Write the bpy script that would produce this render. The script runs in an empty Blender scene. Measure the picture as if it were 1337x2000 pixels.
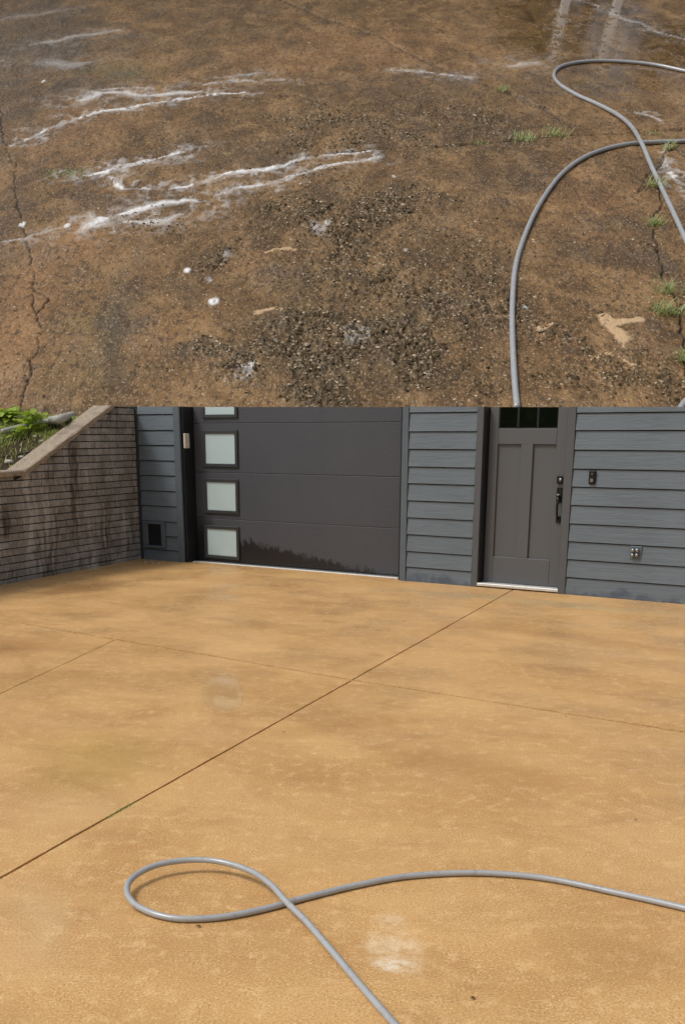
import bpy, bmesh, math, random
import numpy as np
from mathutils import Vector, Matrix
R = math.radians
random.seed(7)
rng = np.random.default_rng(7)
scene = bpy.context.scene
col = scene.collection

# ------------------------------------------------------------------ camera
F, CX, CY, YH, EYE = 1973.0, 630.0, 1400.0, 848.0, 1.6      # measured on the 1337x2000 photograph
PITCH = math.atan2(CY - YH, F)
cd = bpy.data.cameras.new('camera'); cam = bpy.data.objects.new('camera', cd); col.objects.link(cam)
cam.location = (0, 0, EYE); cam.rotation_euler = (R(90) - PITCH, 0, 0)
cd.sensor_fit = 'VERTICAL'; cd.sensor_height = 36.0; cd.lens = F / 2000 * 36.0
cd.shift_y = (CY - 1000) / 2000; cd.shift_x = (668.5 - CX) / 2000
cd.clip_start = 0.05; cd.clip_end = 2000
scene.camera = cam
scene.render.resolution_x = 684; scene.render.resolution_y = 1024
# ------------------------------------------------------------------ sky, sun, exposure
SUN_EL, SUN_AZ = 55.0, -108.0        # azimuth from +Y (the house side), negative = from the left
w = bpy.data.worlds.new('World'); scene.world = w; w.use_nodes = True
nt = w.node_tree; nt.nodes.clear()
sky = nt.nodes.new('ShaderNodeTexSky'); sky.sky_type = 'NISHITA'; sky.sun_disc = False
sky.sun_elevation = R(SUN_EL); sky.sun_rotation = R(SUN_AZ)
sky.air_density = 1.0; sky.dust_density = 4.0; sky.ozone_density = 1.0
hs = nt.nodes.new('ShaderNodeHueSaturation'); hs.inputs['Saturation'].default_value = 0.30   # milky overcast
bg = nt.nodes.new('ShaderNodeBackground'); bg.inputs['Strength'].default_value = 0.13
wo = nt.nodes.new('ShaderNodeOutputWorld')
nt.links.new(sky.outputs[0], hs.inputs['Color']); nt.links.new(hs.outputs[0], bg.inputs[0]); nt.links.new(bg.outputs[0], wo.inputs[0])
sd = bpy.data.lights.new('sun', 'SUN'); sd.energy = 1.7; sd.angle = R(14); sd.color = (1.0, 0.95, 0.87)
sun = bpy.data.objects.new('sun', sd); col.objects.link(sun)
_d = Vector((math.sin(R(SUN_AZ)) * math.cos(R(SUN_EL)), math.cos(R(SUN_AZ)) * math.cos(R(SUN_EL)), math.sin(R(SUN_EL))))
sun.rotation_euler = (-_d).to_track_quat('-Z', 'Y').to_euler(); sun.location = (0, 0, 30)
vs = scene.view_settings; vs.view_transform = 'Standard'; vs.look = 'None'; vs.gamma = 1.0; vs.exposure = 0.0
vs.use_curve_mapping = False
cy = scene.cycles; cy.max_bounces = 6; cy.diffuse_bounces = 3; cy.glossy_bounces = 2; cy.transmission_bounces = 2; cy.volume_bounces = 0; cy.caustics_reflective = False; cy.caustics_refractive = False

# ------------------------------------------------------------------ geometry of the place
SP, CP = math.sin(PITCH), math.cos(PITCH)
def ray(x, y):
    a = (x - CX) / F; b = (CY - y) / F
    return Vector((a, CP + b * SP, -SP + b * CP))
def gnd(x, y, z=0.0):
    r = ray(x, y); t = (z - EYE) / r.z
    return Vector((r.x * t, r.y * t, z))
def on_plane(x, y, p0, n):
    r = ray(x, y); q = Vector(p0) - Vector((0, 0, EYE)); t = q.dot(n) / r.dot(n)
    return r * t + Vector((0, 0, EYE))

HANG = R(-32.107); HO = Vector((-2.365, 13.529, 0))          # house corner and direction of its front
HM = Matrix.Translation(HO) @ Matrix.Rotation(HANG, 4, 'Z')   # local x along the front, y into the house
BDIR = Vector((-math.cos(R(65.3)), -math.sin(R(65.3)), 0))   # retaining wall runs from the house toward the street
BO = HM @ Vector((-0.05, 0.0, 0))
BANG = math.atan2(BDIR.y, BDIR.x)
BM = Matrix.Translation(BO) @ Matrix.Rotation(BANG, 4, 'Z')   # local x away from the house, face at y=0, hill at y<0
BMI = BM.inverted()
HTOP = lambda u: 1.941 - 0.0140 * u                           # top of the front wall
# sloped slab above the house
SLOPE = math.atan2(CY + 550.0, F) - PITCH
S0 = ray(630, 795) * 13.9 + Vector((0, 0, EYE))
SM = Matrix.Translation(S0) @ Matrix.Rotation(SLOPE, 4, 'X')  # local x right, y up the slope, z out of the slab
SMI = SM.inverted(); SN = (SM.to_3x3() @ Vector((0, 0, 1)))
def st(x, y, h=0.0):                                          # photo point -> slab coordinates
    return SMI @ on_plane(x, y, S0 + SN * h, SN)

# ------------------------------------------------------------------ helpers
def link(o, parent=None):
    col.objects.link(o)
    if parent: o.parent = parent
    return o
def tag(o, label=None, cat=None, group=None, kind=None):
    if label: o['label'] = label
    if cat: o['category'] = cat
    if group: o['group'] = group
    if kind: o['kind'] = kind
    return o
def empty(name, matrix=None):
    o = bpy.data.objects.new(name, None); col.objects.link(o); o.empty_display_size = 0.1
    if matrix is not None: o.matrix_world = matrix
    return o
def finish(name, bm, mat, parent=None, smooth=False, matrix=None):
    me = bpy.data.meshes.new(name); bmesh.ops.recalc_face_normals(bm, faces=bm.faces[:]); bm.to_mesh(me); bm.free()
    if mat: me.materials.append(mat)
    if smooth:
        for p in me.polygons: p.use_smooth = True
    o = bpy.data.objects.new(name, me); link(o, parent)
    if matrix is not None: o.matrix_world = matrix
    return o
def box(bm, x0, x1, y0, y1, z0, z1, bev=0.0):
    vs_ = [bm.verts.new(p) for p in ((x0,y0,z0),(x1,y0,z0),(x1,y1,z0),(x0,y1,z0),(x0,y0,z1),(x1,y0,z1),(x1,y1,z1),(x0,y1,z1))]
    fs = [bm.faces.new([vs_[i] for i in f]) for f in ((0,3,2,1),(4,5,6,7),(0,1,5,4),(1,2,6,5),(2,3,7,6),(3,0,4,7))]
    if bev:
        es = list({e for f in fs for e in f.edges})
        bmesh.ops.bevel(bm, geom=es, offset=bev, segments=1, affect='EDGES', profile=0.5)
    return bm
def cut(bm, co, no):
    g = bm.verts[:] + bm.edges[:] + bm.faces[:]
    bmesh.ops.bisect_plane(bm, geom=g, plane_co=co, plane_no=no, clear_outer=True)
    e = [e for e in bm.edges if e.is_boundary]
    if e: bmesh.ops.holes_fill(bm, edges=e)
    return bm
def housecut(bm): return cut(bm, (0, 0, HTOP(0)), (0.014, 0, 1))
def tube(bm, pts, rad, seg=10, caps=True):
    pts = [Vector(p) for p in pts]; n = len(pts); rings = []
    up = Vector((0, 0, 1)); prev = None
    for i, p in enumerate(pts):
        t = (pts[min(i+1, n-1)] - pts[max(i-1, 0)]).normalized()
        if prev is None:
            a = t.cross(up)
            if a.length < 1e-3: a = t.cross(Vector((1, 0, 0)))
        else: a = prev - t * prev.dot(t)
        a.normalize(); prev = a; b = t.cross(a)
        r = rad(i / (n - 1)) if callable(rad) else rad
        rings.append([bm.verts.new(p + (a * math.cos(k * 2 * math.pi / seg) + b * math.sin(k * 2 * math.pi / seg)) * r) for k in range(seg)])
    for i in range(n - 1):
        for k in range(seg):
            bm.faces.new((rings[i][k], rings[i][(k+1) % seg], rings[i+1][(k+1) % seg], rings[i+1][k]))
    if caps: bm.faces.new(rings[0][::-1]); bm.faces.new(rings[-1])
    return bm
def spline(P, per=10):
    P = [Vector(p) for p in P]; out = []
    Q = [P[0] * 2 - P[1]] + P + [P[-1] * 2 - P[-2]]
    for i in range(1, len(Q) - 2):
        p0, p1, p2, p3 = Q[i-1:i+3]
        for k in range(per):
            t = k / per
            out.append(0.5 * ((2 * p1) + (p2 - p0) * t + (2*p0 - 5*p1 + 4*p2 - p3) * t*t + (3*p1 - p0 - 3*p2 + p3) * t**3))
    out.append(P[-1]); return out
# numpy noise
_P = rng.random((256, 256))
def vnoise(x, y):
    xi = np.floor(x).astype(int); yi = np.floor(y).astype(int); fx = x - xi; fy = y - yi
    fx = fx*fx*(3-2*fx); fy = fy*fy*(3-2*fy)
    g = lambda a, b: _P[a & 255, b & 255]
    return (g(xi, yi)*(1-fx) + g(xi+1, yi)*fx)*(1-fy) + (g(xi, yi+1)*(1-fx) + g(xi+1, yi+1)*fx)*fy
def fbm(x, y, o=4):
    s = 0; a = 0.5; t = 0
    for i in range(o):
        s = s + a * vnoise(x * 2**i + 17.3*i, y * 2**i + 9.1*i); t += a; a *= 0.5
    return s / t
def sstep(a, b, x):
    t = np.clip((x - a) / (b - a), 0, 1); return t*t*(3-2*t)

# ------------------------------------------------------------------ materials
class M:
    def __init__(s, name, rough=0.6, spec=0.5, color=None, metal=0.0):
        s.m = bpy.data.materials.new(name); s.m.use_nodes = True; s.t = s.m.node_tree
        s.b = s.t.nodes['Principled BSDF']; s.i = s.b.inputs
        s.set('Roughness', rough); s.set('Specular IOR Level', spec); s.set('Metallic', metal)
        if color: s.set('Base Color', (*color, 1))
        s.tc = None
    def set(s, k, v):
        if hasattr(v, 'is_linked'): s.t.links.new(v, s.i[k])
        else: s.i[k].default_value = v
    def n(s, typ, **kw):
        x = s.t.nodes.new(typ)
        for k, v in kw.items(): setattr(x, k, v)
        return x
    def put(s, sock, v):
        if hasattr(v, 'is_linked'): s.t.links.new(v, sock)
        elif isinstance(v, tuple) and len(v) == 3 and sock.type == 'RGBA': sock.default_value = (*v, 1)
        else: sock.default_value = v
    def obj(s):
        if not s.tc: s.tc = s.n('ShaderNodeTexCoord')
        return s.tc.outputs['Object']
    def mapping(s, sc=(1, 1, 1), rot=(0, 0, 0), loc=(0, 0, 0), src=None):
        x = s.n('ShaderNodeMapping'); s.put(x.inputs[0], src or s.obj())
        x.inputs['Scale'].default_value = sc; x.inputs['Rotation'].default_value = rot; x.inputs['Location'].default_value = loc
        return x.outputs[0]
    def noise(s, scale, detail=4, rough=0.55, vec=None, dist=0.0):
        x = s.n('ShaderNodeTexNoise'); s.put(x.inputs['Vector'], vec or s.obj())
        x.inputs['Scale'].default_value = scale; x.inputs['Detail'].default_value = detail
        x.inputs['Roughness'].default_value = rough; x.inputs['Distortion'].default_value = dist
        return x.outputs[0]
    def voro(s, scale, vec=None, feat='F1'):
        x = s.n('ShaderNodeTexVoronoi', feature=feat); s.put(x.inputs['Vector'], vec or s.obj()); x.inputs['Scale'].default_value = scale
        return x.outputs['Distance']
    def rng(s, v, a, b, c=0.0, d=1.0, smooth=True):
        x = s.n('ShaderNodeMapRange'); x.interpolation_type = 'SMOOTHSTEP' if smooth else 'LINEAR'
        s.put(x.inputs[0], v)
        for k, q in zip((1, 2, 3, 4), (a, b, c, d)): x.inputs[k].default_value = q
        return x.outputs[0]
    def math(s, op, a, b=0.0, c=0.0):
        x = s.n('ShaderNodeMath', operation=op); s.put(x.inputs[0], a); s.put(x.inputs[1], b); s.put(x.inputs[2], c); return x.outputs[0]
    def mix(s, f, a, b, mode='MIX'):
        x = s.n('ShaderNodeMix', data_type='RGBA', blend_type=mode)
        s.put(x.inputs[0], f); s.put(x.inputs[6], a); s.put(x.inputs[7], b); return x.outputs[2]
    def attr(s, name):
        x = s.n('ShaderNodeAttribute'); x.attribute_name = name; return x.outputs['Fac']
    def rand(s): return s.n('ShaderNodeObjectInfo').outputs['Random']
    def ellipse(s, cx, cy, rx, ry, ang=0.0, soft=0.5, warp=None, amt=0.25):
        v = s.obj()
        if warp:
            a = s.n('ShaderNodeVectorMath', operation='SUBTRACT'); s.put(a.inputs[0], warp); a.inputs[1].default_value = (.5, .5, .5)
            b = s.n('ShaderNodeVectorMath', operation='SCALE'); s.put(b.inputs[0], a.outputs[0]); b.inputs['Scale'].default_value = amt
            c = s.n('ShaderNodeVectorMath', operation='ADD'); s.put(c.inputs[0], v); s.put(c.inputs[1], b.outputs[0]); v = c.outputs[0]
        a = s.n('ShaderNodeVectorMath', operation='SUBTRACT'); s.put(a.inputs[0], v); a.inputs[1].default_value = (cx, cy, 0)
        r = s.n('ShaderNodeVectorRotate', rotation_type='Z_AXIS'); s.put(r.inputs['Vector'], a.outputs[0]); r.inputs['Angle'].default_value = -ang
        d = s.n('ShaderNodeVectorMath', operation='MULTIPLY'); s.put(d.inputs[0], r.outputs[0]); d.inputs[1].default_value = (1/rx, 1/ry, 0)
        l = s.n('ShaderNodeVectorMath', operation='LENGTH'); s.put(l.inputs[0], d.outputs[0])
        return s.rng(l.outputs['Value'], 1.0, 1.0 - soft)
    def bump(s, h, strength=0.3, dist=0.01):
        x = s.n('ShaderNodeBump'); x.inputs['Strength'].default_value = strength; x.inputs['Distance'].default_value = dist
        s.put(x.inputs['Height'], h); s.set('Normal', x.outputs[0])
def plain(name, color, rough=0.5, spec=0.5, metal=0.0, var=0.12, scale=20, bump=0.0):
    m = M(name, rough, spec, metal=metal)
    n = m.noise(scale, 4); d = tuple(c * (1 - var) for c in color); l = tuple(c * (1 + var) for c in color)
    m.set('Base Color', m.mix(n, d, l))
    if bump: m.bump(m.noise(scale * 6, 3), bump, 0.004)
    return m.m

# -- driveway: ochre stained concrete
def mat_driveway():
    m = M('ochre_concrete', 0.6, 0.35)
    ca, sa = math.cos(HANG), math.sin(HANG)
    wn = m.n('ShaderNodeTexNoise'); m.put(wn.inputs['Vector'], m.obj()); wn.inputs['Scale'].default_value = 1.7; wn.inputs['Detail'].default_value = 5
    wc = wn.outputs['Color']
    big = m.noise(0.9, 5, 0.6)
    al = m.mapping((1, 1, 1), (0, 0, -HANG - R(6)))
    streak = m.noise(1.0, 4, 0.6, m.mapping((0.7, 1.7, 1), src=al), 0.5)
    c = m.mix(m.rng(big, 0.3, 0.7), (0.47, 0.258, 0.092), (0.60, 0.352, 0.142))
    c = m.mix(m.rng(streak, 0.36, 0.70, 0.0, 0.6), c, (0.67, 0.412, 0.172))
    c = m.mix(m.rng(m.noise(1.0, 5, 0.65, m.mapping((1.7, 2.7, 1), (0, 0, 0), (4, 9, 0), al), 0.8), 0.46, 0.72, 0, 0.52), c, (0.38, 0.200, 0.072))
    mid = m.noise(14, 5, 0.7)
    c = m.mix(m.rng(mid, 0.50, 0.68, 0, 0.6), c, (0.74, 0.49, 0.24))
    # pale worn flecks
    fl = m.math('MULTIPLY', m.rng(m.noise(38, 3, 0.6), 0.60, 0.68), m.rng(m.noise(1.6, 4), 0.46, 0.66))
    c = m.mix(m.math('MULTIPLY', fl, 0.55), c, (0.80, 0.60, 0.36))
    grain = m.noise(120, 3, 0.75); gam = m.rng(m.noise(5, 4, 0.7), 0.35, 0.7, 0.6, 1.0)
    c = m.mix(m.math('MULTIPLY', gam, m.rng(grain, 0.32, 0.50, 0.75, 0.0)), c, (0.26, 0.13, 0.045))
    c = m.mix(m.math('MULTIPLY', gam, m.rng(grain, 0.52, 0.68, 0.0, 0.8)), c, (0.88, 0.64, 0.34))
    def spot(x, y, rx, ry, ang, colr, amt, soft=0.9, warp=0.5):
        nonlocal c
        p = gnd(x, y); e = m.ellipse(p.x, p.y, rx, ry, ang, soft, wc, warp)
        c = m.mix(m.math('MULTIPLY', e, amt * 0.8), c, colr)
    spot(190, 1490, 0.55, 0.75, 0.3, (0.40, 0.27, 0.065), 0.55)
    spot(110, 1600, 0.35, 0.55, 0.3, (0.64, 0.46, 0.22), 0.35, 1.0, 0.9)
    spot(150, 1150, 1.0, 0.45, R(55), (0.21, 0.10, 0.035), 0.8, 0.9, 0.9)
    spot(30, 1265, 0.75, 0.42, R(10), (0.27, 0.12, 0.035), 0.65)
    spot(560, 1170, 2.2, 0.22, HANG, (0.38, 0.19, 0.06), 0.4)
    spot(1010, 1172, 2.6, 0.20, HANG, (0.46, 0.34, 0.17), 0.75, 0.8, 0.3)
    spot(1150, 1250, 1.6, 0.25, R(-40), (0.38, 0.19, 0.065), 0.45)
    spot(950, 1500, 0.9, 0.30, R(-30), (0.37, 0.19, 0.065), 0.5)
    spot(640, 1420, 0.7, 0.22, R(20), (0.36, 0.18, 0.06), 0.45)
    spot(60, 1790, 0.22, 0.5, R(20), (0.66, 0.49, 0.28), 0.4, 1.0, 0.7)  # soft sky sheen put into the base colour
    spot(1200, 1860, 0.35, 0.3, R(20), (0.40, 0.22, 0.08), 0.45)
    # bright reflection painted into the base colour as ragged pale patches
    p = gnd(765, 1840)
    glint = m.math('MULTIPLY', m.ellipse(p.x, p.y, 0.115, 0.235, R(8), 0.45, wc, 0.30), m.rng(m.noise(8, 6, 0.8), 0.40, 0.62, 0.1, 1.0))
    c = m.mix(m.math('MULTIPLY', glint, 0.62), c, (0.80, 0.64, 0.43))
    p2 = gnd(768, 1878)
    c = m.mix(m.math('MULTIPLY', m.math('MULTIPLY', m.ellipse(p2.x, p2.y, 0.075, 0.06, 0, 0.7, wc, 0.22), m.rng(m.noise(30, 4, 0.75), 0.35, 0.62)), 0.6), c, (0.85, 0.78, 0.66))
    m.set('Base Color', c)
    # damp film: patchy gloss, one smooth puddle in front of the garage door
    wet = m.rng(m.noise(1.3, 4, 0.6, m.mapping((1, 1, 1), (0, 0, 0), (7, 3, 0))), 0.40, 0.66)
    q = gnd(436, 1352)
    pud = m.ellipse(q.x, q.y, 0.17, 0.70, R(6), 0.95, wc, 0.12)
    ro = m.math('SUBTRACT', m.math('ADD', 0.48, m.math('MULTIPLY', wet, -0.24)), m.math('MULTIPLY', m.rng(pud, 0.0, 0.5), 0.5))
    ro = m.math('MAXIMUM', ro, 0.05)
    m.set('Roughness', ro); m.set('Specular IOR Level', m.math('ADD', m.math('MULTIPLY', pud, 0.75), m.math('ADD', 0.25, m.math('MULTIPLY', wet, 0.25))))
    h = m.math('ADD', m.math('MULTIPLY', grain, 1.0), m.math('MULTIPLY', m.noise(40, 4), 0.8))
    h = m.math('MULTIPLY', h, m.rng(pud, 0.0, 0.5, 1.0, 0.03))
    m.bump(h, 0.24, 0.006)
    return m.m
# -- dirty slab
def mat_slab():
    m = M('dirty_wet_concrete', 0.6, 0.3)
    iso = m.mapping((1, 0.5, 1))
    big = m.noise(0.26, 5, 0.65, iso); mid = m.noise(1.3, 5, 0.72, iso, 0.6); fine = m.noise(9, 3, 0.75, iso); vf = m.noise(26, 2, 0.75, iso)
    c = m.mix(m.rng(big, 0.32, 0.68), (0.100, 0.054, 0.021), (0.205, 0.117, 0.048))
    c = m.mix(m.rng(mid, 0.44, 0.66, 0.0, 0.8), c, (0.310, 0.188, 0.085))
    c = m.mix(m.rng(mid, 0.32, 0.48, 0.75, 0.0), c, (0.062, 0.038, 0.019))
    c = m.mix(m.math('MULTIPLY', m.attr('rust'), 0.75), c, (0.37, 0.190, 0.082))
    c = m.mix(m.math('MULTIPLY', m.attr('stain_vignette'), 0.9), c, (0.048, 0.041, 0.034))
    c = m.mix(m.math('MULTIPLY', m.attr('green'), 0.65), c, (0.095, 0.085, 0.034))
    crust = m.noise(9, 4, 0.8, m.mapping((1, 0.6, 1)), 1.4)
    dens = m.attr('dens')
    c = m.mix(m.math('MULTIPLY', m.rng(crust, 0.40, 0.53, 1.0, 0.0), m.math('ADD', 0.15, m.math('MULTIPLY', dens, 0.85))), c, (0.030, 0.024, 0.013))
    c = m.mix(m.math('MULTIPLY', m.rng(crust, 0.56, 0.66), m.math('ADD', 0.16, m.math('MULTIPLY', dens, 0.55))), c, (0.46, 0.335, 0.205))
    c = m.mix(m.math('MULTIPLY', m.attr('moss'), 0.85), c, m.mix(fine, (0.028, 0.023, 0.013), (0.15, 0.11, 0.058)))
    c = m.mix(m.rng(fine, 0.34, 0.52, 0.8, 0.0), c, (0.050, 0.030, 0.015))
    c = m.mix(m.rng(vf, 0.54, 0.67, 0.0, 0.5), c, (0.46, 0.32, 0.19))
    c = m.mix(m.rng(m.noise(17, 2, 0.5, m.mapping((1, 1.4, 1), loc=(5, 3, 0))), 0.68, 0.72, 0.0, 0.8), c, (0.66, 0.58, 0.48))
    c = m.mix(m.math('MULTIPLY', m.attr('pale'), 0.9), c, (0.55, 0.38, 0.22))
    c = m.mix(m.math('MULTIPLY', m.attr('crack'), 0.93), c, (0.025, 0.018, 0.012))
    c = m.mix(m.attr('foam'), c, (0.82, 0.82, 0.82))
    m.set('Base Color', c)
    wet = m.attr('wet')
    m.set('Roughness', m.math('MAXIMUM', m.math('SUBTRACT', 0.56, m.math('ADD', m.math('MULTIPLY', wet, 0.56), m.math('MULTIPLY', m.attr('foam'), 0.1))), 0.08))
    m.set('Specular IOR Level', m.math('ADD', 0.2, m.math('MULTIPLY', wet, 0.65)))
    h = m.math('ADD', fine, m.math('MULTIPLY', vf, 0.5))
    m.bump(m.math('MULTIPLY', h, m.rng(wet, 0.1, 0.9, 1.0, 0.10)), 0.6, 0.04)
    return m.m
def mat_siding(name, base, wetmark=False):
    m = M(name, 0.45, 0.42)
    r = m.rand()
    vec = m.mapping((2.2, 1, 46))
    off = m.n('ShaderNodeCombineXYZ'); m.put(off.inputs[0], m.math('MULTIPLY', r, 37.0)); m.put(off.inputs[2], m.math('MULTIPLY', r, 91.0))
    ad = m.n('ShaderNodeVectorMath', operation='ADD'); m.put(ad.inputs[0], vec); m.put(ad.inputs[1], off.outputs[0])
    grain = m.noise(1.0, 5, 0.62, ad.outputs[0], 1.3)
    v2 = m.n('ShaderNodeVectorMath', operation='MULTIPLY'); m.put(v2.inputs[0], ad.outputs[0]); v2.inputs[1].default_value = (1.6, 1, 0.32)
    whorl = m.noise(1.0, 4, 0.6, v2.outputs[0], 2.5)
    d = tuple(q * 0.88 for q in base); l = tuple(q * 1.14 for q in base)
    c = m.mix(m.rng(grain, 0.3, 0.7), d, l)
    c = m.mix(m.rng(m.noise(1.2, 4), 0.35, 0.7, 0, 0.5), c, tuple(q * 1.3 for q in base))
    c = m.mix(m.rng(r, 0, 1, 0.0, 0.35, False), c, d)
    if wetmark:    # splash-back damp along the bottom boards
        sx = m.n('ShaderNodeSeparateXYZ'); m.put(sx.inputs[0], m.obj())
        edge = m.math('ADD', sx.outputs[2], m.math('MULTIPLY', m.math('SUBTRACT', m.noise(2.1, 6, 0.68, m.mapping((1, 0, 0.9))), 0.5), -0.62))
        k = m.math('MULTIPLY', m.rng(edge, 0.00, 0.07, 0.8, 0.0), m.rng(m.noise(6, 5, 0.7), 0.3, 0.55, 0.35, 1.0))
        c = m.mix(k, c, (base[0]*0.42, base[1]*0.46, base[2]*0.56))
    m.set('Base Color', c)
    m.bump(m.math('ADD', grain, m.math('MULTIPLY', whorl, 0.9)), 0.55, 0.006)
    return m.m
def mat_garage():
    m = M('garage_door_paint', 0.42, 0.45)
    n = m.noise(1.6, 4, 0.6); f = m.noise(75, 3, 0.8)
    c = m.mix(n, (0.036, 0.039, 0.047), (0.060, 0.064, 0.075))
    c = m.mix(m.rng(f, 0.38, 0.64, 0.0, 0.6), c, (0.098, 0.103, 0.117))
    sx = m.n('ShaderNodeSeparateXYZ'); m.put(sx.inputs[0], m.obj())
    # water line left by washing: ragged, falling to the right
    lim = m.rng(sx.outputs[0], 1.55, 3.65, 0.31, 0.0, False)
    drip = m.noise(1.0, 6, 0.85, m.mapping((17, 1, 7)))
    hh = m.math('ADD', sx.outputs[2], m.math('MULTIPLY', m.math('SUBTRACT', drip, 0.5), -0.42))
    wetm = m.rng(m.math('SUBTRACT', hh, lim), -0.03, 0.012, 1.0, 0.0)
    lf = m.rng(m.math('ADD', sx.outputs[0], m.math('MULTIPLY', m.noise(4, 4), 0.16)), 1.05, 1.14, 1.0, 0.0)
    lf = m.math('MULTIPLY', lf, m.rng(sx.outputs[2], 0.75, 0.25))
    wetm = m.math('MAXIMUM', wetm, lf)
    c = m.mix(m.math('MULTIPLY', wetm, 0.92), c, (0.012, 0.012, 0.014))
    m.set('Base Color', c); m.set('Roughness', m.rng(wetm, 0, 1, 0.46, 0.28))
    m.bump(f, 0.4, 0.004)
    return m.m
def mat_brick():
    m = M('weathered_brick', 0.85, 0.15)
    r = m.rand(); wv = m.n('ShaderNodeNewGeometry').outputs['Position']
    n = m.noise(9, 5, 0.7, wv); f = m.noise(60, 3, 0.7, wv)
    c = m.mix(r, (0.26, 0.25, 0.232), (0.40, 0.392, 0.375))
    c = m.mix(m.rng(n, 0.4, 0.7, 0, 0.55), c, (0.15, 0.125, 0.098))
    patch = m.noise(1.4, 4, 0.6, wv); warp = m.noise(2.0, 3, 0.6, wv)
    wz = m.n('ShaderNodeVectorMath', operation='ADD'); m.put(wz.inputs[0], wv)
    cb = m.n('ShaderNodeCombineXYZ'); m.put(cb.inputs[0], m.math('MULTIPLY', warp, 0.22)); m.put(cb.inputs[1], m.math('MULTIPLY', warp, 0.22)); m.put(wz.inputs[1], cb.outputs[0])
    # run-off: pale lime and dark grime, falling down the wall in uneven runs
    s1 = m.noise(1.0, 5, 0.7, m.mapping((4.2, 4.2, 0.5), src=wz.outputs[0]))
    c = m.mix(m.math('MULTIPLY', m.rng(s1, 0.47, 0.62, 0, 0.85), m.rng(patch, 0.35, 0.6)), c, (0.56, 0.55, 0.53))
    s2 = m.noise(1.0, 5, 0.7, m.mapping((4.6, 4.6, 0.42), loc=(3.1, 8.7, 1.0), src=wz.outputs[0]))
    c = m.mix(m.math('MULTIPLY', m.rng(s2, 0.47, 0.60, 0, 0.9), m.rng(patch, 0.68, 0.42)), c, (0.055, 0.042, 0.032))
    c = m.mix(m.rng(f, 0.35, 0.6, 0.45, 0.0), c, (0.07, 0.058, 0.046))
    m.set('Base Color', c); m.bump(m.math('ADD', f, n), 0.6, 0.008)
    return m.m
def mat_leaf(name, c1, c2):
    m = M(name, 0.5, 0.4); m.set('Base Color', m.mix(m.rand(), c1, c2))
    m.set('Base Color', m.mix(m.noise(11, 3), m.mix(m.rand(), c1, c2), c2))
    tr = m.n('ShaderNodeBsdfTranslucent'); tr.inputs['Color'].default_value = (c2[0] * 1.2, c2[1] * 1.2, c2[2], 1)
    mx = m.n('ShaderNodeMixShader'); mx.inputs[0].default_value = 0.3
    m.t.links.new(m.b.outputs[0], mx.inputs[1]); m.t.links.new(tr.outputs[0], mx.inputs[2])
    m.t.links.new(mx.outputs[0], m.t.nodes['Material Output'].inputs['Surface'])
    return m.m
MAT = dict(
    drive=mat_driveway(), slab=mat_slab(),
    siding=mat_siding('blue_grey_siding_paint', (0.120, 0.147, 0.171)),
    siding_wet=mat_siding('blue_grey_siding_paint_splashed', (0.120, 0.147, 0.171), True),
    trim=plain('trim_paint', (0.098, 0.122, 0.142), 0.45, 0.4, var=0.12, scale=8),
    jamb=plain('dark_jamb_paint', (0.010, 0.012, 0.015), 0.5, 0.4),
    garage=mat_garage(), gframe=plain('window_frame_paint', (0.040, 0.044, 0.046), 0.35, 0.5),
    frost=plain('frosted_glass', (0.46, 0.58, 0.60), 0.05, 1.0, var=0.08, scale=2.5),
    door=plain('grey_door_paint', (0.098, 0.104, 0.111), 0.42, 0.4, var=0.05, scale=5),
    doortrim=plain('grey_door_trim', (0.090, 0.095, 0.102), 0.45, 0.4, var=0.08, scale=7),
    glass=plain('dark_window_glass', (0.004, 0.006, 0.004), 0.02, 0.9, var=0.0),
    muntin=plain('black_muntin', (0.012, 0.013, 0.013), 0.4),
    alu=plain('threshold_metal', (0.62, 0.62, 0.60), 0.4, 0.5, 0.3, var=0.15, scale=12),
    black=plain('black_bronze', (0.016, 0.015, 0.014), 0.28, 0.6, 0.4),
    steel=plain('satin_steel', (0.30, 0.30, 0.30), 0.3, 0.5, 0.8),
    cream=plain('cream_plastic', (0.55, 0.50, 0.42), 0.5),
    hose=None, brick=mat_brick(),
    mortar=plain('dark_mortar', (0.055, 0.049, 0.043), 0.95, 0.1, var=0.4, scale=40, bump=0.5),
    coping=None,
    soil=plain('soil', (0.055, 0.040, 0.026), 0.95, 0.1, var=0.6, scale=9, bump=0.8),
    dark=plain('dark_house_inside', (0.012, 0.012, 0.012), 0.9, 0.1),
    timber=plain('black_edging_timber', (0.012, 0.010, 0.009), 0.8, 0.2, var=0.4, bump=0.5),
    pipe=plain('drain_pipe_plastic', (0.36, 0.36, 0.33), 0.5, 0.4, var=0.35, scale=8),
    cable=plain('dark_cable', (0.04, 0.04, 0.04), 0.5),
    leaf=mat_leaf('weed_leaf', (0.14, 0.25, 0.03), (0.36, 0.48, 0.06)),
    grass=mat_leaf('grass_blade', (0.16, 0.21, 0.05), (0.36, 0.40, 0.13)),
    tuft=mat_leaf('tuft_blade', (0.17, 0.25, 0.07), (0.40, 0.46, 0.20)),
    stone=plain('pale_stone', (0.42, 0.39, 0.34), 0.8, 0.2, var=0.3, scale=30, bump=0.5),
    deadleaf=plain('dead_leaf', (0.10, 0.06, 0.03), 0.8, 0.2),
    bits=None, white=plain('white_post_paint', (0.80, 0.80, 0.78), 0.4),
    bark=plain('bark', (0.07, 0.055, 0.04), 0.9, 0.1, var=0.4, scale=12, bump=0.8),
    treeleaf=mat_leaf('tree_leaf', (0.035, 0.075, 0.015), (0.10, 0.16, 0.03)),
)
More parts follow.
